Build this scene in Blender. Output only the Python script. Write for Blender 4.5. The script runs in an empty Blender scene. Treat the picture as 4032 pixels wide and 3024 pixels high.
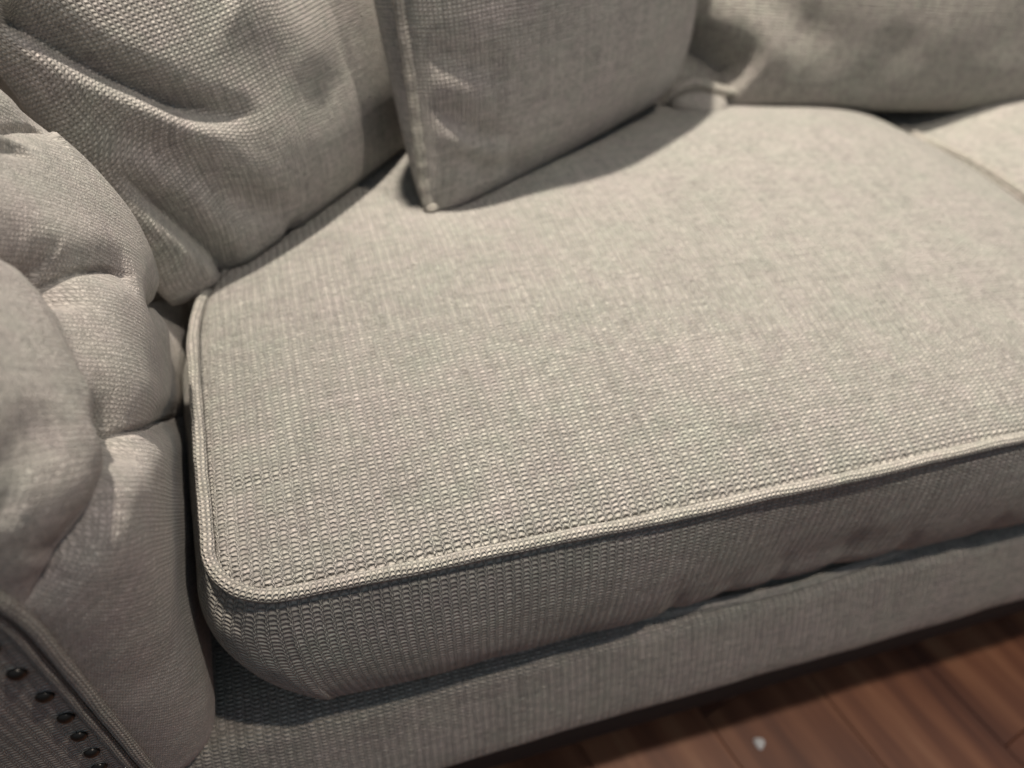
import bpy, math, random
import numpy as np
from mathutils import Vector, Matrix, noise as mnoise

sc = bpy.context.scene
col = sc.collection
R = math.radians
rng = np.random.default_rng(7)

# ------------------------------------------------------------------ camera
cam_d = bpy.data.cameras.new('camera')
cam = bpy.data.objects.new('camera', cam_d)
col.objects.link(cam)
cam.location = (0.0607, -0.2000, 0.3585)
cam.rotation_euler = (R(43.06), R(-4.92), R(-16.82))
cam_d.sensor_width = 36.0
cam_d.lens = 27.05
cam_d.clip_start = 0.01
cam_d.clip_end = 50
cam_d.dof.use_dof = True
cam_d.dof.focus_distance = 0.375
cam_d.dof.aperture_fstop = 4.4
cam_d.dof.aperture_blades = 0
sc.camera = cam

# ------------------------------------------------------------------ world and lamps
world = bpy.data.worlds.new('World')
sc.world = world
world.use_nodes = True
bg = world.node_tree.nodes['Background']
bg.inputs['Color'].default_value = (0.78, 0.92, 1.0, 1)
bg.inputs['Strength'].default_value = 1.0
# soft light of the room: pale ceiling above, dimmer walls, dark floor below
_nt = world.node_tree
_tc = _nt.nodes.new('ShaderNodeTexCoord'); _sx = _nt.nodes.new('ShaderNodeSeparateXYZ'); _rp = _nt.nodes.new('ShaderNodeValToRGB'); _mr = _nt.nodes.new('ShaderNodeMapRange')
_nt.links.new(_tc.outputs['Generated'], _sx.inputs[0]); _nt.links.new(_sx.outputs[2], _mr.inputs[0])
_mr.inputs[1].default_value = -1.0; _mr.inputs[2].default_value = 1.0
_nt.links.new(_mr.outputs[0], _rp.inputs[0]); _nt.links.new(_rp.outputs[0], bg.inputs['Color'])
_e = _rp.color_ramp.elements
_e[0].position = 0.46; _e[0].color = (0.022, 0.020, 0.018, 1)
_e[1].position = 0.90; _e[1].color = (0.198, 0.246, 0.292, 1)
_m = _e.new(0.56); _m.color = (0.114, 0.136, 0.154, 1)

def lamp(name, kind, loc, target, energy, color, size=None, spot=None, blend=0.5):
    d = bpy.data.lights.new(name, kind)
    d.energy = energy
    d.color = color
    o = bpy.data.objects.new(name, d)
    col.objects.link(o)
    o.location = loc
    dirv = Vector(target) - Vector(loc)
    o.rotation_euler = dirv.to_track_quat('-Z', 'Y').to_euler()
    if kind == 'SPOT':
        d.spot_size = R(spot)
        d.spot_blend = blend
        d.shadow_soft_size = size
    elif kind == 'AREA':
        d.shape = 'DISK'
        d.size = size
    return o

lamp('ceiling_spot_rear', 'SPOT', (-0.06, 0.70, 2.1), (0.74, 0.44, 0), 490, (1.0, 0.912, 0.785), size=0.032, spot=63, blend=1.0)
lamp('ceiling_spot_front', 'SPOT', (0.85, -0.27, 2.1), (0.65, 0.06, 0), 92, (1.0, 0.90, 0.78), size=0.040, spot=90, blend=1.0)

sc.view_settings.view_transform = 'Standard'
sc.view_settings.look = 'None'
sc.view_settings.exposure = -0.10
sc.view_settings.gamma = 1.0
sc.render.engine = 'CYCLES'
sc.cycles.max_bounces = 6

# ------------------------------------------------------------------ materials
class NT:
    def __init__(self, name):
        self.m = bpy.data.materials.new(name)
        self.m.use_nodes = True
        self.nt = self.m.node_tree
        self.b = self.nt.nodes['Principled BSDF']
    def node(self, t, **kw):
        n = self.nt.nodes.new(t)
        for k, v in kw.items():
            setattr(n, k, v)
        return n
    def link(self, a, b):
        self.nt.links.new(a, b)
    def put(self, sock, v):
        if isinstance(v, bpy.types.NodeSocket):
            self.link(v, sock)
        else:
            sock.default_value = v
    def math(self, op, a, b=0.0, c=0.0, clamp=False):
        n = self.node('ShaderNodeMath', operation=op, use_clamp=clamp)
        self.put(n.inputs[0], a); self.put(n.inputs[1], b); self.put(n.inputs[2], c)
        return n.outputs[0]
    def mix(self, f, a, b, blend='MIX'):
        n = self.node('ShaderNodeMix', data_type='RGBA', blend_type=blend)
        self.put(n.inputs['Factor'], f)
        self.put(n.inputs['A'], a); self.put(n.inputs['B'], b)
        return n.outputs['Result']
    def noise(self, vec, scale, detail=2.0, rough=0.5, dim='3D'):
        n = self.node('ShaderNodeTexNoise', noise_dimensions=dim)
        self.put(n.inputs['Vector'], vec)
        n.inputs['Scale'].default_value = scale
        n.inputs['Detail'].default_value = detail
        n.inputs['Roughness'].default_value = rough
        return n.outputs['Fac']
    def comb(self, x, y, z=0.0):
        n = self.node('ShaderNodeCombineXYZ')
        self.put(n.inputs[0], x); self.put(n.inputs[1], y); self.put(n.inputs[2], z)
        return n.outputs[0]
    def ramp(self, f, stops):
        n = self.node('ShaderNodeValToRGB')
        self.put(n.inputs[0], f)
        el = n.color_ramp.elements
        while len(el) < len(stops):
            el.new(0.5)
        for e, (p, c) in zip(el, stops):
            e.position = p; e.color = (*c, 1) if len(c) == 3 else c
        return n.outputs[0]
    def remap(self, v, a, b, c, d):
        n = self.node('ShaderNodeMapRange')
        self.put(n.inputs['Value'], v)
        n.inputs['From Min'].default_value = a; n.inputs['From Max'].default_value = b
        n.inputs['To Min'].default_value = c; n.inputs['To Max'].default_value = d
        return n.outputs['Result']

def fabric(name, pu=0.0051, pv=0.0027, relief=1.0, tint=(1, 1, 1), sparkle=0.0, seed=0.0, sheen=0.25, soft=0.0, streak=1.0, jit=1.0):
    """heavy linen-look weave: columns of fat weft floats between pairs of thin warp yarns; UV is in metres"""
    t = NT(name)
    uvn = t.node('ShaderNodeUVMap'); uvn.uv_map = 'UVMap'
    sep = t.node('ShaderNodeSeparateXYZ'); t.link(uvn.outputs[0], sep.inputs[0])
    U, V = sep.outputs[0], sep.outputs[1]
    vec = t.comb(U, V, seed)
    # irregular yarns
    wob1 = t.noise(vec, 70, 2)
    wob2 = t.noise(t.comb(V, U, seed + 3.3), 70, 2)
    jit1 = t.noise(vec, 420, 1)
    u1 = t.math('ADD', t.math('DIVIDE', U, pu), t.math('ADD', t.math('MULTIPLY', t.math('SUBTRACT', wob1, 0.5), 0.35), t.math('MULTIPLY', t.math('SUBTRACT', jit1, 0.5), 0.25 * jit)))
    v1 = t.math('ADD', t.math('DIVIDE', V, pv), t.math('ADD', t.math('MULTIPLY', t.math('SUBTRACT', wob2, 0.5), 0.5), t.math('MULTIPLY', t.math('SUBTRACT', jit1, 0.5), 0.35 * jit)))
    iu = t.math('FLOOR', u1)
    v1 = t.math('ADD', v1, t.math('MULTIPLY_ADD', t.math('SINE', t.math('MULTIPLY', iu, 12.9)), 0.16, t.math('MULTIPLY', t.math('POWER', t.math('ABSOLUTE', t.math('SUBTRACT', t.math('SUBTRACT', u1, iu), 0.5)), 2.0), 1.1)))
    iv = t.math('FLOOR', v1)
    fu = t.math('SUBTRACT', t.math('SUBTRACT', u1, iu), 0.5)
    fv = t.math('SUBTRACT', v1, iv)
    afu = t.math('ABSOLUTE', fu)
    # fat float
    q = t.math('DIVIDE', afu, 0.365)
    prof = t.math('SQRT', t.math('MAXIMUM', t.math('SUBTRACT', 1.0, t.math('POWER', q, 2.6)), 0.0))
    row = t.math('POWER', t.math('MAXIMUM', t.math('SINE', t.math('MULTIPLY', fv, math.pi)), 0.0), 0.85)
    wn = t.node('ShaderNodeTexWhiteNoise', noise_dimensions='3D')
    t.link(t.comb(iu, iv, seed), wn.inputs['Vector'])
    cell = wn.outputs['Value']
    fat = t.math('MULTIPLY', t.math('MULTIPLY', prof, row), t.math('MULTIPLY_ADD', cell, 0.55, 0.62))
    # pair of thin yarns on the column boundary
    side = t.math('SIGN', fu)
    q2 = t.math('DIVIDE', t.math('SUBTRACT', afu, 0.428), 0.095)
    prof2 = t.math('MAXIMUM', t.math('SUBTRACT', 1.0, t.math('MULTIPLY', q2, q2)), 0.0)
    ph = t.math('ADD', t.math('MULTIPLY', fv, 2 * math.pi), t.math('MULTIPLY', side, 1.35))
    dots = t.math('MULTIPLY_ADD', t.math('SINE', ph), 0.30, 0.70)
    thin = t.math('MULTIPLY', t.math('MULTIPLY', prof2, dots), 0.95)
    h = t.math('MAXIMUM', fat, thin)
    fib = t.noise(t.comb(t.math('MULTIPLY', U, 0.35), V, seed), 2600, 2, 0.6)
    h2 = t.math('MULTIPLY_ADD', fib, 0.10, h)
    # colour: melange yarns, streaks along both thread directions
    st_u = t.noise(t.comb(t.math('MULTIPLY', U, 1.0), t.math('MULTIPLY', V, 0.045), seed + 1), 330, 3, 0.65)
    st_v = t.noise(t.comb(t.math('MULTIPLY', U, 0.045), V, seed + 2), 380, 3, 0.65)
    blot = t.noise(t.comb(U, t.math('MULTIPLY', V, 0.55), seed + 5), 26, 3, 0.6)
    hue = t.noise(t.comb(U, V, seed + 9), 17, 4, 0.6)
    hue2 = t.noise(t.comb(U, V, seed + 19), 75, 2, 0.6)
    hh = t.math('ADD', t.math('MULTIPLY', hue, 0.6), t.math('MULTIPLY', hue2, 0.4))
    base = t.ramp(hh, [(0.36, (0.378 * tint[0], 0.372 * tint[1], 0.324 * tint[2])),
                       (0.50, (0.392 * tint[0], 0.366 * tint[1], 0.328 * tint[2])),
                       (0.64, (0.410 * tint[0], 0.366 * tint[1], 0.340 * tint[2]))])
    lum = t.math('ADD', t.math('MULTIPLY', t.math('SUBTRACT', st_u, 0.5), 0.72 * streak), t.math('MULTIPLY', t.math('SUBTRACT', st_v, 0.5), 0.72 * streak))
    lum = t.math('ADD', lum, t.math('MULTIPLY', t.math('SUBTRACT', blot, 0.5), 0.30))
    lum = t.math('ADD', lum, t.math('MULTIPLY', t.math('SUBTRACT', cell, 0.5), 0.30))
    lum = t.math('ADD', lum, 1.0)
    hc = t.math('MAXIMUM', fat, t.math('MULTIPLY', t.math('MULTIPLY', prof2, t.math('MULTIPLY_ADD', t.math('SINE', ph), 0.5, 0.62)), 1.1))
    gap_shade = t.remap(hc, 0.0, 0.70, 0.42 + 0.44 * soft, 1.10)        # occlusion shade in the hollows between yarns, darkened in the colour
    lum = t.math('MULTIPLY', lum, gap_shade)
    lum = t.math('MULTIPLY', lum, t.math('MULTIPLY_ADD', t.math('GREATER_THAN', afu, 0.33), 0.26, 1.0))
    vm = t.node('ShaderNodeVectorMath', operation='SCALE')
    t.link(base, vm.inputs[0]); t.link(lum, vm.inputs['Scale'])
    t.link(vm.outputs[0], t.b.inputs['Base Color'])
    rgh = t.remap(h, 0.2, 1.0, 0.85, 0.62 if sparkle else 0.72)
    t.link(rgh, t.b.inputs['Roughness'])
    t.b.inputs['Specular IOR Level'].default_value = 0.28 + sparkle
    t.b.inputs['Sheen Weight'].default_value = sheen
    t.b.inputs['Sheen Roughness'].default_value = 0.5
    bp = t.node('ShaderNodeBump')
    bp.inputs['Distance'].default_value = 0.0019 * relief
    bp.inputs['Strength'].default_value = 1.0
    t.link(h2, bp.inputs['Height'])
    t.link(bp.outputs[0], t.b.inputs['Normal'])
    return t.m

M = {}
M['seat'] = fabric('woven_seat_fabric', seed=1.0, relief=1.35, jit=1.8)
M['seat2'] = fabric('woven_seat_fabric_far', seed=21.0)
M['box'] = fabric('woven_boxing_fabric', seed=4.0)
M['welt'] = fabric('woven_welt_fabric', pu=0.0030, pv=0.0024, relief=0.8, seed=6.0, tint=(1.16, 1.15, 1.13))
M['arm'] = fabric('woven_arm_fabric', pu=0.0019, pv=0.0015, seed=8.0, sparkle=0.25, tint=(1.03, 1.0, 1.02), relief=0.34, soft=0.4, streak=0.9, jit=3.5)
M['frame'] = fabric('woven_frame_fabric', seed=11.0, tint=(1.06, 1.02, 1.0))
M['pillow'] = fabric('woven_pillow_fabric', pu=0.0034, pv=0.0026, seed=13.0, tint=(1.09, 1.08, 1.10), soft=0.4, relief=0.8, streak=1.3)
M['pillow2'] = fabric('woven_throw_pillow_fabric', pu=0.0032, pv=0.0026, seed=15.0, tint=(1.10, 1.08, 1.12), soft=0.4, relief=0.8, streak=1.3)
M['pillow3'] = fabric('woven_back_cushion_fabric', pu=0.0044, pv=0.0030, seed=17.0, tint=(0.86, 0.86, 0.86), soft=0.4, relief=0.8)

def plain(name, c, rough=0.6, metal=0.0, spec=0.5):
    t = NT(name)
    n = t.noise(t.node('ShaderNodeTexCoord').outputs['Object'], 400, 3)
    a = (c[0] * 0.7, c[1] * 0.7, c[2] * 0.7, 1); b = (c[0] * 1.3, c[1] * 1.3, c[2] * 1.3, 1)
    t.link(t.mix(n, a, b), t.b.inputs['Base Color'])
    t.b.inputs['Roughness'].default_value = rough
    t.b.inputs['Metallic'].default_value = metal
    t.b.inputs['Specular IOR Level'].default_value = spec
    return t.m
M['nail'] = plain('antique_nail_metal', (0.024, 0.020, 0.017), 0.30, 0.4)
M['thread'] = plain('seam_thread', (0.16, 0.15, 0.15), 0.9)
M['dark_cloth'] = plain('black_dust_cloth', (0.012, 0.012, 0.012), 0.95)
M['leg'] = plain('dark_stained_wood', (0.05, 0.030, 0.018), 0.5)
M['speck'] = plain('white_speck', (0.75, 0.72, 0.70), 0.7)

def wood():
    t = NT('brown_floor_boards')
    tc = t.node('ShaderNodeTexCoord')
    oi = t.node('ShaderNodeObjectInfo')
    mp = t.node('ShaderNodeMapping')
    t.link(tc.outputs['Object'], mp.inputs['Vector'])
    mp.inputs['Scale'].default_value = (1.0, 0.07, 1.0)
    va = t.node('ShaderNodeVectorMath', operation='ADD')
    t.link(mp.outputs[0], va.inputs[0])
    sc_ = t.node('ShaderNodeVectorMath', operation='SCALE')
    sc_.inputs[0].default_value = (3.1, 7.7, 11.3)
    t.link(oi.outputs['Random'], sc_.inputs['Scale'])
    t.link(sc_.outputs[0], va.inputs[1])
    g = t.noise(va.outputs[0], 26, 4, 0.6)
    fine = t.noise(va.outputs[0], 300, 3, 0.6)
    c = t.ramp(g, [(0.33, (0.14, 0.048, 0.026)), (0.47, (0.25, 0.092, 0.046)), (0.60, (0.36, 0.148, 0.074)), (0.74, (0.48, 0.23, 0.125))])
    c = t.mix(t.math('MULTIPLY', fine, 0.35), c, (0.03, 0.012, 0.006, 1))
    b = t.math('MULTIPLY_ADD', oi.outputs['Random'], 0.22, 0.86)
    vm = t.node('ShaderNodeVectorMath', operation='SCALE')
    t.link(c, vm.inputs[0]); t.link(b, vm.inputs['Scale'])
    t.link(vm.outputs[0], t.b.inputs['Base Color'])
    t.b.inputs['Roughness'].default_value = 0.42
    return t.m
M['wood'] = wood()
M['joint'] = plain('board_joint', (0.24, 0.13, 0.085), 0.7)

# ------------------------------------------------------------------ mesh helpers
def empty(name, loc=(0, 0, 0), **props):
    o = bpy.data.objects.new(name, None)
    o.empty_display_size = 0.05
    o.location = loc
    for k, v in props.items():
        o[k] = v
    col.objects.link(o)
    return o

def world_loc(o):
    """world position of an object whose chain holds translations only"""
    if o.parent is None:
        return Vector(o.location)
    return world_loc(o.parent) + o.matrix_parent_inverse.translation + Vector(o.location)

def mesh_obj(name, verts, faces, mat, parent=None, uv=None, smooth=True):
    """verts in world coordinates; uv = per-vertex array in metres"""
    verts = np.asarray(verts, float)
    me = bpy.data.meshes.new(name)
    me.from_pydata(verts.tolist(), [], faces)
    if uv is not None:
        lay = me.uv_layers.new(name='UVMap')
        li = np.empty(len(me.loops), dtype=np.int32)
        me.loops.foreach_get('vertex_index', li)
        lay.data.foreach_set('uv', np.asarray(uv, float)[li].ravel())
    if smooth:
        me.polygons.foreach_set('use_smooth', np.ones(len(me.polygons), bool))
    if mat is not None:
        me.materials.append(mat)
    me.update()
    o = bpy.data.objects.new(name, me)
    col.objects.link(o)
    if parent is not None:
        o.parent = parent
        o.matrix_parent_inverse = Matrix.Translation(-world_loc(parent))
    return o

def grid_faces(n, m, close_n=False, close_m=False, flip=False):
    i = np.arange(n if close_n else n - 1)
    j = np.arange(m if close_m else m - 1)
    I, J = np.meshgrid(i, j, indexing='ij')
    I2 = (I + 1) % n; J2 = (J + 1) % m
    f = np.stack([I * m + J, I2 * m + J, I2 * m + J2, I * m + J2], -1).reshape(-1, 4)
    if flip:
        f = f[:, ::-1]
    return f.tolist()

def grid_obj(name, P, UV, mat, parent=None, flip=False, close_n=False, close_m=False):
    n, m = P.shape[:2]
    return mesh_obj(name, P.reshape(-1, 3), grid_faces(n, m, close_n, close_m, flip), mat, parent, UV.reshape(-1, 2))

def tube(name, path, r, mat, parent, closed=False, seg=12, uvscale=1.0, twist=0.0, wob=0.0):
    path = np.asarray(path, float)
    n = len(path)
    if closed:
        T = np.roll(path, -1, 0) - np.roll(path, 1, 0)
    else:
        T = np.gradient(path, axis=0)
    T /= np.linalg.norm(T, axis=1)[:, None]
    up = np.tile([0.0, 0.0, 1.0], (n, 1))
    bad = np.abs(T[:, 2]) > 0.9
    S = np.cross(T, up)
    S[bad] = np.cross(T[bad], [1.0, 0.2, 0.0])
    S /= np.linalg.norm(S, axis=1)[:, None]
    N = np.cross(S, T)
    d = np.r_[0, np.cumsum(np.linalg.norm(np.diff(path, axis=0), axis=1))]
    a = np.linspace(0, 2 * np.pi, seg + 1)
    rr = np.broadcast_to(np.asarray(r, float), (n,)).copy()
    if wob:
        rr = rr * (1 + wob * np.array([mnoise.noise(Vector((x * 90, 1.3, 4.4))) for x in d]))
    P = path[:, None, :] + rr[:, None, None] * (np.cos(a)[None, :, None] * S[:, None, :] + np.sin(a)[None, :, None] * N[:, None, :])
    UV = np.stack([np.broadcast_to(d[:, None] + twist * a[None, :] * 0.004, (n, seg + 1)), np.broadcast_to((a * 0.0040)[None, :], (n, seg + 1))], -1)
    if closed:
        P = np.concatenate([P, P[:1]], 0)
        UV = np.concatenate([UV, UV[:1] + [d[-1] / 1 - d[0] + np.linalg.norm(path[0] - path[-1]), 0]], 0)
    return grid_obj(name, P, UV, mat, parent, flip=True)

def sstep(x, a, b):
    t = np.clip((x - a) / (b - a), 0, 1)
    return t * t * (3 - 2 * t)

def seg_dist(X, Y, pl):
    """distance, signed side and run 0..1 to a polyline in a 2-D parameter plane"""
    pl = np.asarray(pl, float)
    best = np.full(X.shape, 1e9); side = np.zeros(X.shape); run = np.zeros(X.shape)
    L = np.r_[0, np.cumsum(np.linalg.norm(np.diff(pl, axis=0), axis=1))]
    for k in range(len(pl) - 1):
        a, b = pl[k], pl[k + 1]; ab = b - a; l2 = ab @ ab
        t = np.clip(((X - a[0]) * ab[0] + (Y - a[1]) * ab[1]) / l2, 0, 1)
        dx = X - (a[0] + t * ab[0]); dy = Y - (a[1] + t * ab[1])
        d = np.hypot(dx, dy)
        m = d < best
        best = np.where(m, d, best)
        side = np.where(m, np.sign(ab[0] * dy - ab[1] * dx), side)
        run = np.where(m, (L[k] + t * math.sqrt(l2)) / L[-1], run)
    return best, side, run

def smooth_line(pts, n=24):
    pts = np.asarray(pts, float)
    if len(pts) < 3:
        return pts
    P = np.vstack([2 * pts[0] - pts[1], pts, 2 * pts[-1] - pts[-2]])
    out = []
    k = len(pts) - 1
    for i in range(k):
        p0, p1, p2, p3 = P[i:i + 4]
        for t in np.linspace(0, 1, max(2, n // k), endpoint=False):
            out.append(0.5 * ((2 * p1) + (-p0 + p2) * t + (2 * p0 - 5 * p1 + 4 * p2 - p3) * t * t + (-p0 + 3 * p1 - 3 * p2 + p3) * t ** 3))
    out.append(pts[-1])
    return np.array(out)

def crease_field(X, Y, creases):
    """each crease: dict(p=points, d=depth, w=width, side=ridge height on one side, taper=(start,end), fold=thin fold depth)"""
    H = np.zeros(X.shape)
    for c in creases:
        pl = smooth_line(c['p'])
        d, s, r = seg_dist(X, Y, pl)
        ta, tb = c.get('taper', (0.15, 0.25))
        env = 1.0
        if ta: env = env * sstep(r, -0.02, ta)
        if tb: env = env * (1 - sstep(r, 1 - tb, 1.02))
        w = c['w']
        H -= env * c['d'] * np.exp(-(d / w) ** 2)
        if c.get('side'):
            sd = d * s * c.get('sgn', 1)
            H += env * c['side'] * np.exp(-((sd - 1.3 * w) / (0.9 * w)) ** 2)
        if c.get('fold'):
            H -= env * c['fold'] * np.exp(-(d / c.get('fw', 0.0016)) ** 2)
    return H

def fbm(X, Y, Z, scale, octv=3):
    out = np.empty(X.size)
    xs, ys = X.ravel() * scale, Y.ravel() * scale
    zs = np.broadcast_to(np.asarray(Z, float), X.shape).ravel() * scale
    for i in range(X.size):
        out[i] = mnoise.fractal(Vector((xs[i], ys[i], zs[i])), 1.0, 2.0, octv)
    return out.reshape(X.shape)

def coarse_fbm(X, Y, scale, seed, octv=3, res=90):
    """noise sampled on a coarse lattice over the bounds of X,Y and interpolated (fast)"""
    x0, x1, y0, y1 = X.min(), X.max(), Y.min(), Y.max()
    gx = np.linspace(x0, x1, res); gy = np.linspace(y0, y1, res)
    GX, GY = np.meshgrid(gx, gy, indexing='ij')
    G = fbm(GX, GY, seed, scale, octv)
    fx = (X - x0) / max(x1 - x0, 1e-9) * (res - 1); fy = (Y - y0) / max(y1 - y0, 1e-9) * (res - 1)
    ix = np.clip(fx.astype(int), 0, res - 2); iy = np.clip(fy.astype(int), 0, res - 2)
    tx = fx - ix; ty = fy - iy
    tx = tx * tx * (3 - 2 * tx); ty = ty * ty * (3 - 2 * ty)
    return (G[ix, iy] * (1 - tx) * (1 - ty) + G[ix + 1, iy] * tx * (1 - ty) + G[ix, iy + 1] * (1 - tx) * ty + G[ix + 1, iy + 1] * tx * ty)

# ------------------------------------------------------------------ floor
FZ = -0.405
floor = empty('floor', (0, 0, FZ), kind='structure')
def slab(name, x0, x1, y0, y1, z0, z1, mat, parent, bev=0.0006):
    """chamfered board, built round its own centre"""
    b = bev
    xs = [(x0, y0), (x1, y0), (x1, y1), (x0, y1)]
    xi = [(x0 + b, y0 + b), (x1 - b, y0 + b), (x1 - b, y1 - b), (x0 + b, y1 - b)]
    v = [(x, y, z0) for x, y in xs] + [(x, y, z1 - b) for x, y in xs] + [(x, y, z1) for x, y in xi]
    f = [(3, 2, 1, 0)]
    for k in range(4):
        j = (k + 1) % 4
        f.append((k, j, 4 + j, 4 + k)); f.append((4 + k, 4 + j, 8 + j, 8 + k))
    f.append((8, 9, 10, 11))
    me = bpy.data.meshes.new(name); me.from_pydata(v, [], f); me.materials.append(mat); me.update()
    o = bpy.data.objects.new(name, me); col.objects.link(o); o.parent = parent
    return o
ang = R(14)
pw, plen = 0.125, 1.15
gap = 0.0008
for i in range(-9, 16):
    off = ((i * 0.37) % 1.0) * plen
    if i == 3: off = 0.0
    for k in range(-2, 2):
        y0 = k * plen + off - 0.10; y1 = y0 + plen
        o = slab('plank', 0 + gap / 2, pw - gap / 2, gap / 2, plen - gap / 2, -0.010, 0.0, M['wood'], floor)
        c, s = math.cos(ang), math.sin(ang)
        lx = i * pw
        o.location = (c * lx - s * y0, s * lx + c * y0, 0)
        o.rotation_euler = (0, 0, ang)
v = [(-3, -3, FZ - 0.012), (4, -3, FZ - 0.012), (4, 4, FZ - 0.012), (-3, 4, FZ - 0.012)]
mesh_obj('subfloor', v, [(0, 1, 2, 3)], M['joint'], floor, smooth=False)

# white speck on the floor
n = 14
a = np.linspace(0, 2 * np.pi, n, endpoint=False)
rr = 0.0055 * (1 + 0.15 * np.sin(3 * a + 1))
P = []
for h, k in ((0.0003, 1.0), (0.0018, 0.86), (0.0026, 0.4)):
    P.append(np.stack([0.4294 + rr * k * np.cos(a), -0.0436 + rr * k * np.sin(a), np.full(n, FZ + h)], -1))
P = np.array(P)
f = grid_faces(3, n, close_m=True, flip=True) + [tuple(2 * n + i for i in range(n))]
sp = mesh_obj('crumb', P.reshape(-1, 3), f, M['speck'])
sp['label'] = 'tiny round white crumb lying on the brown floor boards in front of the sofa'
sp['category'] = 'crumb'

# ------------------------------------------------------------------ sofa frame
sofa = empty('sofa', (0.75, 0.3, FZ), label='grey beige tweed upholstered sofa with a tufted rolled arm and dark nailheads', category='sofa')
DECK = -0.131

def rail_profile():
    pts = [(0.62, DECK - 0.004), (0.30, DECK - 0.002), (0.10, DECK - 0.001), (0.01, DECK)]
    for t in np.linspace(0, 1.08, 10):
        pts.append((-0.010 - 0.011 * np.sin(t), DECK - 0.011 + 0.011 * np.cos(t)))
    pts += [(-0.0290, -0.155), (-0.0365, -0.172), (-0.0415, -0.186), (-0.0430, -0.197), (-0.0405, -0.206), (-0.034, -0.212), (-0.022, -0.214), (0.05, -0.2145)]
    return np.array(pts)
pr_ = rail_profile()
# resample
d = np.r_[0, np.cumsum(np.linalg.norm(np.diff(pr_, axis=0), axis=1))]
tt = np.unique(np.r_[np.linspace(0, d[3], 30), np.linspace(d[3], d[-1], 70)])
py = np.interp(tt, d, pr_[:, 0]); pz = np.interp(tt, d, pr_[:, 1])
xs = np.linspace(-0.30, 1.62, 420)
X, T = np.meshgrid(xs, tt, indexing='ij')
Yr = np.broadcast_to(py, X.shape).copy(); Zr = np.broadcast_to(pz, X.shape).copy()
nz = coarse_fbm(X, T, 9, 3.0, 3, 120)
front = sstep(-Yr, -0.02, 0.02)
Yr -= nz * 0.0016 * front
Zr += nz * 0.0012 * (1 - front)
cr = crease_field(X, Yr, [dict(p=[(0.006, 0.012), (0.012, -0.008), (0.014, -0.024)], d=-0.0010, w=0.0016, taper=(0.3, 0.3))])
Zr += cr
rail = grid_obj('front_rail', np.stack([X, Yr, Zr], -1), np.stack([X, T], -1), M['frame'], sofa, flip=True)

def box_obj(name, x0, x1, y0, y1, z0, z1, mat, parent, r=0.01):
    """upholstered block with rounded edges"""
    bxs = []
    import bmesh
    bm = bmesh.new()
    bmesh.ops.create_cube(bm, size=1)
    for v_ in bm.verts:
        v_.co = Vector((x0 + (v_.co.x + .5) * (x1 - x0), y0 + (v_.co.y + .5) * (y1 - y0), z0 + (v_.co.z + .5) * (z1 - z0)))
    bmesh.ops.bevel(bm, geom=list(bm.edges), offset=r, segments=3, affect='EDGES', profile=0.5)
    uvl = bm.loops.layers.uv.new('UVMap')
    for f_ in bm.faces:
        nn = f_.normal
        for l in f_.loops:
            c_ = l.vert.co
            if abs(nn.z) > 0.7: l[uvl].uv = (c_.x, c_.y)
            elif abs(nn.y) > 0.7: l[uvl].uv = (c_.x, c_.z)
            else: l[uvl].uv = (c_.y, c_.z)
        f_.smooth = True
    me = bpy.data.meshes.new(name); bm.to_mesh(me); bm.free()
    me.materials.append(mat)
    o = bpy.data.objects.new(name, me); col.objects.link(o); o.parent = parent
    o.matrix_parent_inverse = Matrix.Translation(parent.location).inverted()
    return o
box_obj('backrest', -0.28, 1.60, 0.60, 0.76, -0.212, 0.42, M['frame'], sofa, 0.04)
box_obj('base_frame', -0.26, 1.60, 0.04, 0.74, -0.2135, -0.140, M['dark_cloth'], sofa, 0.006)
box_obj('plinth', -0.255, 1.60, -0.022, 0.70, -0.312, -0.2165, M['dark_cloth'], sofa, 0.004)

def foot(x, y):
    prof = [(0.040, -0.305), (0.044, -0.318), (0.034, -0.328), (0.042, -0.340), (0.046, -0.355), (0.038, -0.378), (0.028, -0.395), (0.026, -0.4045), (0.0, -0.4045)]
    a_ = np.linspace(0, 2 * np.pi, 25)
    p_ = smooth_line(prof, 40)
    P_ = np.stack([x + p_[:, None, 0] * np.cos(a_), y + p_[:, None, 0] * np.sin(a_), np.broadcast_to(p_[:, 1:2], (len(p_), 25))], -1)
    return grid_obj('leg', P_, np.stack(np.broadcast_arrays(a_[None, :] * .03, p_[:, 1:2]), -1), M['leg'], sofa)
foot(0.668, 0.034); foot(-0.16, 0.03); foot(1.5, 0.03); foot(-0.16, 0.68); foot(1.5, 0.68)

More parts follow.
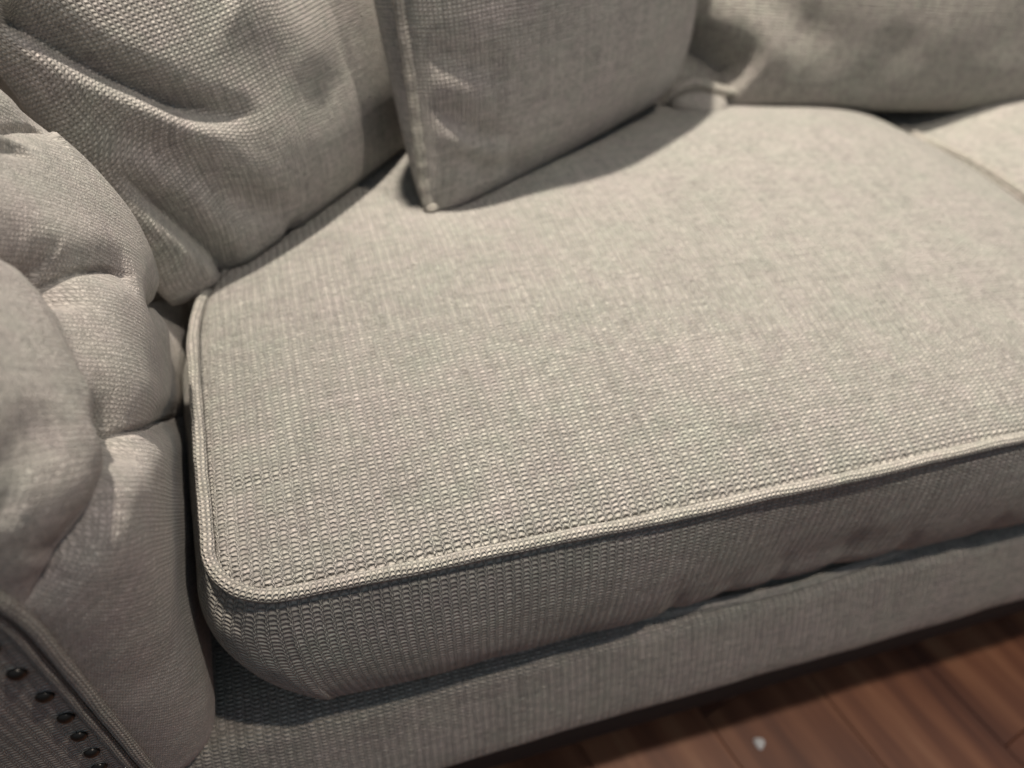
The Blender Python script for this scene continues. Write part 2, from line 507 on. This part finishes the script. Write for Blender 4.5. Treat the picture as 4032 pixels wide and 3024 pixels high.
# ------------------------------------------------------------------ tufted arm
#ARM_BEGIN
ARM_R, ARM_ZC = 0.15, 0.07
def arm_plan(s):
    """plan curve (x, y) and outward normal; s in metres from the panel edge"""
    r = 0.028
    q = r * math.pi / 2
    x = np.where(s < q, -0.0475 + r * np.sin(np.clip(s, 0, q) / r), -0.0195)
    y = np.where(s < q, -0.006 - r * np.cos(np.clip(s, 0, q) / r), -0.006 + (s - q))
    nx = np.where(s < q, np.sin(np.clip(s, 0, q) / r), 1.0)
    ny = np.where(s < q, -np.cos(np.clip(s, 0, q) / r), 0.0)
    return x, y, nx, ny
def arm_base(s, t):
    """t runs up the profile in metres from z = -0.21; returns point and normal"""
    x, y, nx, ny = arm_plan(s)
    z0 = -0.21
    L = ARM_ZC - z0
    th = np.clip((t - L) / ARM_R, 0, 2.6)
    z = np.where(t < L, z0 + t, ARM_ZC + ARM_R * np.sin(th))
    dx = np.where(t < L, 0, -ARM_R * (1 - np.cos(th)))
    # the face falls away towards the back corner, high up most
    rec = sstep(z, -0.045, 0.075) * np.clip(y - 0.165, 0, 1) ** 1.5 * 3.4
    rec = np.minimum(rec, 0.11)
    x = x + dx - rec
    cx = np.where(t < L, 1, np.cos(th)); cz = np.where(t < L, 0, np.sin(th))
    nx, ny, nz = nx * cx, ny * np.maximum(cx, 0.2), cz + 0 * nx
    nl = np.sqrt(nx ** 2 + ny ** 2 + nz ** 2)
    nx, ny, nz = nx / nl, ny / nl, nz / nl
    # padding
    puff = (0.003 + 0.014 * sstep(z, -0.03, 0.12)) * sstep(s, 0.0, 0.06)
    puff = puff - 0.022 * sstep(-z, 0.098, 0.150) ** 1.3
    return x + nx * puff, y + ny * puff, z + nz * puff, nx, ny, nz
#ARM_END
ARM_CREASES = []
#CREASES_BEGIN
ARM_CREASES.append(dict(p=[(0.198, 0.386), (0.208, 0.381), (0.215, 0.376), (0.234, 0.362), (0.227, 0.359)], d=0.006, w=0.009, fold=0.004, fw=0.0014, taper=(0, 0.25)))
ARM_CREASES.append(dict(p=[(0.179, 0.385), (0.184, 0.38), (0.187, 0.372)], d=0.0035, w=0.0035, side=0.002, taper=(0, 0.5)))
ARM_CREASES.append(dict(p=[(0.131, 0.354), (0.132, 0.353), (0.143, 0.346), (0.153, 0.338), (0.165, 0.328), (0.174, 0.316)], d=0.005, w=0.009, fold=0.004, fw=0.0014, taper=(0.03, 0.15)))
ARM_CREASES.append(dict(p=[(0.121, 0.356), (0.126, 0.349), (0.132, 0.337)], d=0.0035, w=0.0035, side=0.002, taper=(0.2, 0.5)))
ARM_CREASES.append(dict(p=[(0.076, 0.316), (0.078, 0.314), (0.093, 0.299), (0.155, 0.235), (0.225, 0.16)], d=0.006, w=0.009, fold=0.004, fw=0.0014, taper=(0.03, 0.1)))
ARM_CREASES.append(dict(p=[(0.129, 0.376), (0.131, 0.371), (0.13, 0.365), (0.131, 0.354)], d=0.01, w=0.011, fold=0.003, fw=0.0018, taper=(0, 0.1)))
ARM_CREASES.append(dict(p=[(0.131, 0.354), (0.115, 0.346), (0.098, 0.335), (0.087, 0.324), (0.076, 0.316)], d=0.0095, w=0.012, taper=(0.01, 0.01)))
ARM_CREASES.append(dict(p=[(0.076, 0.316), (0.049, 0.321), (0.038, 0.319), (0.026, 0.316), (0.014, 0.309), (0.003, 0.303), (0.0, 0.305)], d=0.0065, w=0.008, fold=0.0038, fw=0.0014, taper=(0.02, 0.1)))
ARM_CREASES.append(dict(p=[(0.034, 0.359), (0.042, 0.356), (0.059, 0.351)], d=0.004, w=0.009, taper=(0, 0.6)))
ARM_CREASES.append(dict(p=[(0.025, 0.349), (0.028, 0.349), (0.031, 0.347)], d=0.003, w=0.006, taper=(0, 0.5)))
ARM_CREASES.append(dict(p=[(0.016, 0.32), (0.028, 0.323), (0.044, 0.326)], d=0.0035, w=0.009, taper=(0.3, 0.4)))
ARM_CREASES.append(dict(p=[(0.169, 0.303), (0.316, 0.186), (0.342, 0.161)], d=0.006, w=0.009, fold=0.003, fw=0.0018, taper=(0.1, 0.1)))
ARM_CREASES.append(dict(p=[(0.126, 0.362), (0.139, 0.365)], d=0.004, w=0.007, taper=(0, 0.6)))
ARM_CREASES.append(dict(p=[(0.068, 0.328), (0.103, 0.31)], d=0.005, w=0.009, taper=(0, 0.6)))
ARM_CREASES.append(dict(p=[(0.132, 0.354), (0.131, 0.353)], d=0.0065, w=0.009, taper=(0, 0)))
ARM_CREASES.append(dict(p=[(0.078, 0.316), (0.077, 0.314)], d=0.0075, w=0.009, taper=(0, 0)))
#CREASES_END
for p_ in ([(0.26, 0.40), (0.30, 0.365), (0.34, 0.33)], [(0.26, 0.40), (0.24, 0.45), (0.235, 0.50)], [(0.34, 0.43), (0.38, 0.39), (0.42, 0.35)], [(0.26, 0.40), (0.30, 0.425), (0.34, 0.43)], [(0.34, 0.43), (0.33, 0.48), (0.335, 0.53)]):
    ARM_CREASES.append(dict(p=p_, d=0.009, w=0.010, fold=0.003, fw=0.0016, taper=(0.03, 0.15)))
S, T = np.meshgrid(np.r_[np.linspace(0, 0.38, 460), np.linspace(0.385, 0.66, 60)], np.r_[np.linspace(0, 0.50, 560), np.linspace(0.505, 0.68, 30)], indexing='ij')
x, y, z, nx, ny, nz_ = arm_base(S, T)
H = crease_field(S, T, ARM_CREASES)
H += 0.0018 * coarse_fbm(S, T, 14, 2.0, 3, 120)
H *= sstep(S, 0.0, 0.02)
P = np.stack([x + nx * H, y + ny * H, z + nz_ * H], -1)
# weave runs on the bias of the padding
ub = 0.62
UVa = np.stack([S * math.cos(ub) + T * math.sin(ub) + 0.3 * H, -S * math.sin(ub) + T * math.cos(ub)], -1)
arm = grid_obj('arm', P, UVa, M['arm'], sofa, flip=False)
arm['label'] = 'tufted inner face of the rolled arm with deep pleats'

# front panel of the arm, with its welts and nailheads
PY = -0.034
tt = np.linspace(0.0, 0.68, 90)
ex_, ey_, ez_, *_ = arm_base(np.zeros_like(tt), tt)
edge = np.stack([ex_, ez_], -1)
cx_, cz_ = -0.16, 0.0
rows = []
for k in np.linspace(1.0, 0.0, 40):
    rows.append(np.stack([cx_ + (edge[:, 0] - cx_) * k, np.full(len(edge), PY) - 0.002 * (1 - k) ** 0.5, (cz_ + (edge[:, 1] - cz_) * k)], -1))
P = np.array(rows)
pan = grid_obj('arm_panel', P, np.stack([P[..., 0], P[..., 2]], -1), M['frame'], sofa, flip=True)
pan['label'] = 'flat front panel of the arm edged with dark nailheads'
tube('panel_welt', np.stack([ex_ + 0.0005, ey_ - 0.0012, ez_], -1), 0.0028, M['welt'], pan, seg=10, wob=0.1)
tube('panel_welt', np.stack([ex_ - 0.0058, ey_ - 0.0010, ez_], -1), 0.0024, M['welt'], pan, seg=10, wob=0.1)

# domed nailheads
def nail_mesh():
    r = 0.0037
    prof = [(r, 0.0), (r * 0.98, 0.0006), (r * 0.85, 0.0014), (r * 0.6, 0.0021), (r * 0.3, 0.0025), (0.0, 0.0026)]
    a_ = np.linspace(0, 2 * np.pi, 16, endpoint=False)
    v_ = [(p * math.cos(q_), -h_, p * math.sin(q_)) for p, h_ in prof[:-1] for q_ in a_] + [(0, -0.0026, 0)]
    f_ = grid_faces(5, 16, close_m=True, flip=False)
    f_ += [(4 * 16 + (i + 1) % 16, 4 * 16 + i, 80) for i in range(16)]
    me = bpy.data.meshes.new('nailhead'); me.from_pydata(v_, [], f_)
    me.polygons.foreach_set('use_smooth', np.ones(len(me.polygons), bool)); me.materials.append(M['nail']); me.update()
    return me
nm = nail_mesh()
NAILS = [(-0.0675, 0.110), (-0.0636, 0.0895), (-0.0611, 0.0709), (-0.0596, 0.048), (-0.0576, 0.0239), (-0.0571, -0.0002), (-0.0583, -0.0223), (-0.0593, -0.0441), (-0.0616, -0.0641), (-0.0625, -0.0855), (-0.063, -0.106), (-0.063, -0.127), (-0.063, -0.149)]
for tq in np.arange(0.352, 0.66, 0.0225):
    qx, _, qz, *_ = arm_base(np.zeros(1), np.array([tq])); q2x, _, q2z, *_ = arm_base(np.zeros(1), np.array([tq + 0.004]))
    dx_, dz_ = q2x[0] - qx[0], q2z[0] - qz[0]; dl = math.hypot(dx_, dz_)
    NAILS.append((qx[0] - 0.013 * dz_ / dl + 0.0035, qz[0] + 0.013 * dx_ / dl))
for k, (nxp, nzp) in enumerate(NAILS):
    o = bpy.data.objects.new('nailhead', nm); col.objects.link(o); o.parent = pan
    o.location = (nxp - 0.0035, PY - 0.0012, nzp)
    o.rotation_euler = (random.uniform(-.06, .06), random.uniform(0, 6), random.uniform(-.06, .06))

# ------------------------------------------------------------------ seat cushions
SEAT_TOP = {}
def round_rect(x0, x1, y0, y1, r, step=0.0025, bow=0.0):
    pts = []; nor = []
    def line(a, b, nn):
        L = math.hypot(b[0] - a[0], b[1] - a[1]); k = max(2, int(L / step))
        for t in np.linspace(0, 1, k, endpoint=False):
            bo = bow * math.sin(math.pi * t)
            pts.append((a[0] + (b[0] - a[0]) * t + nn[0] * bo, a[1] + (b[1] - a[1]) * t + nn[1] * bo)); nor.append(nn)
    def arc(cx, cy, a0, a1):
        k = max(4, int(r * abs(a1 - a0) / step * 1.5))
        for t in np.linspace(a0, a1, k, endpoint=False):
            pts.append((cx + r * math.cos(t), cy + r * math.sin(t))); nor.append((math.cos(t), math.sin(t)))
    line((x0 + r, y0), (x1 - r, y0), (0, -1)); arc(x1 - r, y0 + r, -math.pi / 2, 0)
    line((x1, y0 + r), (x1, y1 - r), (1, 0)); arc(x1 - r, y1 - r, 0, math.pi / 2)
    line((x1 - r, y1), (x0 + r, y1), (0, 1)); arc(x0 + r, y1 - r, math.pi / 2, math.pi)
    line((x0, y1 - r), (x0, y0 + r), (-1, 0)); arc(x0 + r, y0 + r, math.pi, 1.5 * math.pi)
    return np.array(pts), np.array(nor, float)

def arc_uv(P, U0, V0):
    """cloth lengths measured along the two grid directions, so that the weave is not stretched on steep parts"""
    du = np.linalg.norm(np.diff(P, axis=0), axis=2); dv = np.linalg.norm(np.diff(P, axis=1), axis=2)
    U = np.concatenate([np.zeros((1, P.shape[1])), np.cumsum(du, 0)], 0)
    V = np.concatenate([np.zeros((P.shape[0], 1)), np.cumsum(dv, 1)], 1)
    i, j = P.shape[0] // 2, P.shape[1] // 2
    U = U - U[i:i + 1] + U0[i, j]; V = V - V[:, j:j + 1] + V0[i, j]
    return U, V

def crown(xn, yn, hgt):
    e = (1 - np.clip(np.abs(xn), 0, 1) ** 2.6) * (1 - np.clip(np.abs(yn), 0, 1) ** 2.6)
    return hgt * np.clip(e, 0, 1) ** 0.8

def seat_h(x, y, x0, x1, y0, y1, hgt, dents):
    xn = (x - (x0 + x1) / 2) / ((x1 - x0) / 2); yn = (y - (y0 + y1) / 2) / ((y1 - y0) / 2)
    h = crown(xn, yn, hgt)
    for (dx, dy, rx, ry, dd) in dents:
        h = h - dd * np.exp(-((x - dx) / rx) ** 2 - ((y - dy) / ry) ** 2)
    return h

def edge_in(y):
    """how far the worn back corner of the near cushion has rounded away from the arm"""
    return 0.125 * sstep(y, 0.17, 0.52) ** 1.25

def seat_cushion(x0, x1, y0, y1, hgt, label, mat, dents=(), creases=(), seed=1.0, detail=1.0):
    th = 0.130
    root = empty('seat_cushion', ((x0 + x1) / 2, (y0 + y1) / 2, DECK), label=label, category='seat cushion', group='loose seat cushions resting on the sofa')
    C, N = round_rect(x0, x1, y0, y1, 0.036, 0.0025 / detail, bow=0.004)
    if x0 == 0.0:
        C[:, 0] += edge_in(C[:, 1]) * np.clip(1 - (C[:, 0] - x0) / 0.5, 0, 1)
    n = len(C)
    d = np.r_[0, np.cumsum(np.linalg.norm(np.diff(np.vstack([C, C[:1]]), axis=0), axis=1))]
    # gentle waviness of the seam
    wz = np.array([mnoise.noise(Vector((c[0] * 7, c[1] * 7, seed))) for c in C]) * 0.0030
    wz -= 0.005 * sstep(C[:, 0], x1 - 0.05, x1) * sstep(C[:, 1], y0 + 0.02, y0 + 0.2)
    wz = wz + seat_h(C[:, 0], C[:, 1], x0, x1, y0, y1, 0.0, dents)
    wo = np.array([mnoise.noise(Vector((c[0] * 9, c[1] * 9, seed + 7))) for c in C]) * 0.0026
    seam = C + N * wo[:, None]
    cen = np.array([(x0 + x1) / 2, (y0 + y1) / 2])
    # --- top
    ks = 1 - np.r_[np.linspace(0, 0.12, 46) ** 1.0, np.linspace(0.125, 1.0, 110)]
    inner = seam - N * 0.0028
    P = cen + (inner - cen)[None] * ks[:, None, None]
    X, Y = P[..., 0], P[..., 1]
    h = seat_h(X, Y, x0, x1, y0, y1, hgt, dents)
    h = h + (1 - ks[:, None]) ** 0.5 * 0.0022 * coarse_fbm(X, Y, 8, seed, 3, 120) * sstep(1 - ks[:, None], 0, 0.1)
    if creases:
        h = h + crease_field(X, Y, creases)
    rim = 0.0034 * np.exp(-((1 - ks[:, None]) / 0.010))
    wzs = wz - seat_h(C[:, 0], C[:, 1], x0, x1, y0, y1, 0.0, dents)
    Z = h + wzs[None, :] * ks[:, None] ** 6 - rim
    P3 = np.stack([X, Y, Z], -1)
    P3 = np.concatenate([P3, P3[:, :1]], 1)
    top = grid_obj('top_panel', P3, P3[..., :2].copy(), mat, root, flip=True)
    # --- boxing
    mm = 64
    t = np.linspace(0, 1, mm)
    bulge = 0.0240 * np.sin(np.pi * np.clip(t, 0, 1) ** 1.3) ** 0.5
    inset = -0.0035 * (1 - t) - 0.004 * t - 0.006 * sstep(t, 0.72, 1.0) ** 1.5
    # the front left corner slumps inwards at the bottom
    corner = np.exp(-((C[:, 0] - x0) / 0.10) ** 2 - ((C[:, 1] - y0) / 0.10) ** 2)
    flare = (np.exp(-((C[:, 0] - x0 - 0.37) / 0.13) ** 2) * (N[:, 1] < -0.5))[:, None]
    out = bulge[None] * (1 - 0.58 * flare) + inset[None] + flare * 0.006 * sstep(t, 0.60, 1.0)[None]
    frontm = sstep(-C[:, 1], -y0 - 0.03, -y0) * (N[:, 1] < -0.5)
    puck = np.zeros((n, mm))
    Sx, Tt = np.meshgrid(d[:-1], t * th, indexing='ij')
    for (px, wd, dep, t0) in PUCK:
        cxp = px + 0.010 * (Tt - 0.06) / 0.06
        puck -= 0.6 * dep * np.exp(-((C[:, 0:1] - x0 - cxp) / wd) ** 2) * sstep(Tt / th, t0, min(t0 + 0.45, 1.0)) * (1 - 0.4 * sstep(Tt / th, 0.9, 1.0)) * frontm[:, None]
    out = out + puck + 0.0020 * coarse_fbm(Sx, Tt, 11, seed + 3, 3, 110) * np.sin(np.pi * t)[None]
    zz = -0.0022 - t * (th - 0.0044)
    P = seam[:, None, :] + N[:, None, :] * out[..., None]
    P[..., 0] += corner[:, None] * np.clip(-N[:, 0:1] + 0.6, 0, 1) * 0.030 * sstep(t, 0.15, 1.0)[None]
    Z = zz[None, :] + wz[:, None] * (1 - t)[None, :] + 0 * out
    P3 = np.concatenate([P, Z[..., None]], -1)
    P3 = np.concatenate([P3, P3[:1]], 0)
    UV = np.stack(np.broadcast_arrays(d[:, None], zz[None, :]), -1)
    grid_obj('boxing', P3, UV, M['box'], root)
    # --- bottom panel
    bot = P[:, -1]
    ks2 = np.linspace(1, 0, 12)
    Pb = cen + (bot - cen)[None] * ks2[:, None, None]
    P3 = np.concatenate([Pb, np.full(Pb.shape[:2] + (1,), -th + 0.0022)], -1)
    P3 = np.concatenate([P3, P3[:, :1]], 1)
    grid_obj('bottom_panel', P3, P3[..., :2].copy(), mat, root)
    # --- welts
    wp = np.stack([seam[:, 0], seam[:, 1], wz + 0.0006], -1)
    tube('welt', wp, 0.0037, M['welt'], root, closed=True, seg=14, wob=0.10)
    bn = seam + N * (-0.007 + 0.0125 * flare) + np.stack([corner * np.clip(-N[:, 0] + 0.6, 0, 1) * 0.030, 0 * corner], -1)
    lo = np.stack([bn[:, 0], bn[:, 1], np.full(n, -th + 0.0012) + wz * 0.5], -1)
    tube('welt', lo, 0.0040, M['welt'], root, closed=True, seg=12, wob=0.12)
    return root

DENTS_A = [(0.185, 0.300, 0.050, 0.040, 0.010), (0.42, 0.47, 0.18, 0.09, 0.026), (0.0, 0.37, 0.10, 0.09, 0.034), (0.12, 0.42, 0.09, 0.07, 0.018), (0.735, 0.43, 0.07, 0.10, 0.020), (0.60, 0.50, 0.10, 0.10, 0.018)]
DENTS_B = [(0.735, 0.43, 0.07, 0.10, 0.026), (1.0, 0.50, 0.20, 0.10, 0.022)]
PUCK = [(0.262, 0.007, 0.0045, 0.35), (0.305, 0.010, 0.0035, 0.45), (0.345, 0.006, 0.004, 0.4), (0.395, 0.010, 0.0040, 0.30), (0.445, 0.007, 0.004, 0.42), (0.20, 0.012, 0.002, 0.5), (0.13, 0.010, 0.0015, 0.5), (0.52, 0.010, 0.003, 0.3), (0.60, 0.008, 0.003, 0.4)]
seat_cushion(0.0, 0.722, 0.0, 0.57, 0.030, 'near seat cushion beside the tufted arm, with the throw pillow standing on it', M['seat'],
             dents=DENTS_A,
             creases=[dict(p=[(0.006, 0.072), (0.030, 0.066), (0.062, 0.072)], d=0.0010, w=0.006, side=0.0008, taper=(0.3, 0.4))], seed=1.0, detail=1.25)
seat_cushion(0.729, 1.45, 0.0, 0.57, 0.030, 'far seat cushion at the right edge, under the back cushion', M['seat2'], dents=DENTS_B, seed=5.0, detail=0.6)

def seat_top(x, y):
    a_ = seat_h(x, y, 0.0, 0.722, 0.0, 0.57, 0.030, DENTS_A)
    b_ = seat_h(x, y, 0.729, 1.45, 0.0, 0.57, 0.030, DENTS_B)
    out = np.where(x < 0.7285, a_, b_)
    return np.where((x < 0.003 + edge_in(y)) | (y > 0.565), -0.11, out)

# ------------------------------------------------------------------ pillows
def pillow(name, C, ang, lean, w, h, T, mat, label, category='pillow', pinch=0.10, creases=(), group=None, seed=1.0, N=260, Tb=None,
           welt=True, sag=0.0, wscale=1.0, crn=0.5, warp=None, welt_r=0.0038, bexp=0.42, uvrot=0.0, shear=0.0, ovh=(0.0, 0.0), rnd=0.0):
    a_, l_ = R(ang), R(lean)
    ex = np.array([math.cos(a_), math.sin(a_), 0]); back = np.array([-math.sin(a_), math.cos(a_), 0])
    eu = back * math.cos(l_) + np.array([0, 0, 1]) * math.sin(l_)
    nn = -back * math.sin(l_) + np.array([0, 0, 1]) * math.cos(l_)
    C = np.array(C, float)
    root = empty(name, C + ex * w / 2, label=label, category=category)
    if group: root['group'] = group
    q = np.linspace(-1, 1, N); q = np.sign(q) * (1 - (1 - np.abs(q)) ** 1.45)
    A, B = np.meshgrid(q, q, indexing='ij')
    pa = 1 - pinch * (1 - B ** 2) * np.abs(A) ** 2
    pb = 1 - pinch * (1 - A ** 2) * np.abs(B) ** 2
    X = w / 2 + w / 2 * A * pa
    Y = h / 2 + h / 2 * B * pb
    cr_ = (1 - 0.05 * crn * (A * B) ** 8) * (1 - rnd * (np.maximum(A, 0) * np.abs(B)) ** 5)
    X = w / 2 + (X - w / 2) * cr_; Y = h / 2 + (Y - h / 2) * cr_
    X = X - shear * Y
    thick = (1 - A ** 2) ** (bexp * 1.25) * (1 - B ** 2) ** (bexp * 0.85)
    H = crease_field(X, Y, creases) * sstep(1 - np.maximum(np.abs(A), np.abs(B)), 0.0, 0.05)
    rimd = 1 - np.maximum(np.abs(A), np.abs(B))
    H = H + 0.006 * coarse_fbm(X, Y, 7, seed, 2, 90) * sstep(rimd, 0.02, 0.35)
    for nm_, sg, TT, hh in (('front_panel', 1, T, H), ('back_panel', -1, Tb or T, 0.004 * sstep(rimd, 0.05, 0.4) * coarse_fbm(X, Y, 6, seed + 4, 2, 60))):
        k = TT * thick + hh * (1 if sg > 0 else 1)
        Xw, Yw = X.copy(), Y.copy()
        Yw = Yw - sag * thick * np.exp(-((B + 1) / 0.35)) * (1 if sg > 0 else 0.6)
        Xw = Xw + np.sign(A) * thick * ovh[0 if sg > 0 else 1] * np.exp(-(1 - np.abs(A)) / 0.22)
        P = C + Xw[..., None] * ex + Yw[..., None] * eu + sg * k[..., None] * nn
        if warp is not None:
            P = warp(P, A, B)
        AU, AV = arc_uv(P, X, Y)
        P[..., 2] = np.maximum(P[..., 2], seat_top(P[..., 0], P[..., 1]) + 0.0012)
        cu, su = math.cos(uvrot), math.sin(uvrot)
        grid_obj(nm_, P, np.stack([AU * cu - AV * su, AU * su + AV * cu], -1), mat, root, flip=(sg < 0))
    if welt:
        e = np.linspace(-1, 1, 200, endpoint=False)
        loop = [(u_, -1) for u_ in e] + [(1, u_) for u_ in e] + [(-u_, 1) for u_ in e] + [(-1, -u_) for u_ in e]
        L = np.array(loop)
        Xl = w / 2 + w / 2 * L[:, 0] * (1 - pinch * (1 - L[:, 1] ** 2)); Yl = h / 2 + h / 2 * L[:, 1] * (1 - pinch * (1 - L[:, 0] ** 2))
        cl = (1 - 0.05 * crn * (L[:, 0] * L[:, 1]) ** 8) * (1 - rnd * (np.maximum(L[:, 0], 0) * np.abs(L[:, 1])) ** 5)
        Xl = w / 2 + (Xl - w / 2) * cl; Yl = h / 2 + (Yl - h / 2) * cl; Xl = Xl - shear * Yl
        P = C + Xl[:, None] * ex + Yl[:, None] * eu
        # round the very corner
        for _ in range(14):
            P = (np.roll(P, 1, 0) + P * 2 + np.roll(P, -1, 0)) / 4
        if warp is not None:
            P = warp(P, L[:, 0], L[:, 1])
        P[:, 2] = np.maximum(P[:, 2], seat_top(P[:, 0], P[:, 1]) + welt_r * 0.8)
        tube('piping', P, welt_r, M['welt'], root, closed=True, seg=10, wob=0.12)
    return root

pillow('throw_pillow', (0.170, 0.281, 0.006), 32, 75, 0.366, 0.38, 0.078, M['pillow2'],
       'square piped throw pillow standing on its corner in the middle of the near seat cushion', 'throw pillow', pinch=0.07,
       creases=[dict(p=[(0.010, 0.128), (0.024, 0.120), (0.050, 0.106), (0.075, 0.098)], d=0.0040, w=0.012, side=0.0012, sgn=-1, taper=(0.25, 0.6)),
                dict(p=[(0.010, 0.096), (0.024, 0.078), (0.042, 0.064), (0.072, 0.056)], d=0.0042, w=0.009, side=0.002, sgn=-1, taper=(0.3, 0.45)),
                dict(p=[(0.018, 0.060), (0.034, 0.044), (0.048, 0.026)], d=0.0040, w=0.011, taper=(0.4, 0.4)),
                dict(p=[(0.055, 0.050), (0.066, 0.034), (0.080, 0.020)], d=0.003, w=0.011, taper=(0.4, 0.4))],
       Tb=0.075, seed=3.0, sag=0.016, ovh=(0.0, 0.050), bexp=0.44, rnd=0.24, welt_r=0.0046)
pillow('corner_pillow', (-0.019, 0.233, -0.014), 43, 66, 0.325, 0.36, 0.068, M['pillow'],
       'rumpled grey pillow pushed into the corner between the tufted arm and the throw pillow', 'pillow', pinch=0.05,
       creases=[dict(p=[(0.004, 0.190), (0.024, 0.158), (0.039, 0.140), (0.056, 0.122), (0.076, 0.110), (0.100, 0.100)], d=0.0150, w=0.0085, side=0.0018, sgn=-1, fold=0.0035, fw=0.0025, taper=(0.0, 0.45)),
                dict(p=[(0.004, 0.152), (0.026, 0.112), (0.048, 0.084), (0.062, 0.062), (0.084, 0.042), (0.104, 0.024)], d=0.0075, w=0.0125, side=0.002, sgn=1, taper=(0.3, 0.2)),
                dict(p=[(0.004, 0.112), (0.018, 0.084), (0.030, 0.056), (0.042, 0.028), (0.050, 0.002)], d=0.013, w=0.0085, side=0.001, sgn=-1, fold=0.003, fw=0.002, taper=(0.4, 0.02)),
                dict(p=[(0.110, 0.175), (0.140, 0.135), (0.160, 0.090)], d=-0.006, w=0.026, taper=(0.1, 0.4)),
                dict(p=[(0.100, 0.002), (0.105, 0.028)], d=0.008, w=0.006, taper=(0.0, 0.6))],
       Tb=0.045, seed=8.0, sag=0.010, welt=False, shear=0.105, crn=0.8)
bc = pillow('back_cushion', (0.447, 0.462, -0.016), -8, 72, 0.68, 0.46, 0.062, M['pillow3'],
       'wide back cushion behind both seat cushions, its welt curled at the lower corner', 'back cushion', pinch=0.03,
       creases=[dict(p=[(0.022, 0.060), (0.055, 0.046), (0.085, 0.030)], d=0.021, w=0.026, taper=(0.0, 0.4)),
                dict(p=[(0.045, 0.13), (0.09, 0.115), (0.13, 0.085), (0.15, 0.06)], d=0.006, w=0.022, side=0.002, sgn=-1, taper=(0.1, 0.3)),
                dict(p=[(0.19, 0.02), (0.22, 0.05), (0.23, 0.10)], d=0.002, w=0.024, taper=(0.3, 0.3))],
       Tb=0.05, seed=12.0, sag=0.012)
# the corner of its cover lies curled on the seat
ear = smooth_line([(0.450, 0.448, 0.004), (0.458, 0.446, 0.016), (0.476, 0.446, 0.022), (0.498, 0.441, 0.018), (0.520, 0.442, 0.012), (0.545, 0.456, 0.008)], 60)
tube('curled_welt', ear, 0.0042, M['welt'], bc, seg=12, wob=0.15)
q1 = np.linspace(0, 1, 24); q2 = np.linspace(0, 2 * np.pi, 33)
Q1, Q2 = np.meshgrid(q1, q2, indexing='ij')
rad = np.sin(np.pi * Q1) ** 0.6
Px = 0.452 + 0.060 * Q1; Py = 0.438 + 0.020 * rad * np.cos(Q2) - 0.004 * Q1
Pz = 0.004 + 0.0105 * rad * np.sin(Q2)
Pz = np.maximum(Pz, seat_top(Px, Py) + 0.001)
grid_obj('cover_corner', np.stack([Px, Py, Pz], -1), np.stack([Px, Q2 * 0.015], -1), M['pillow3'], bc, flip=True)
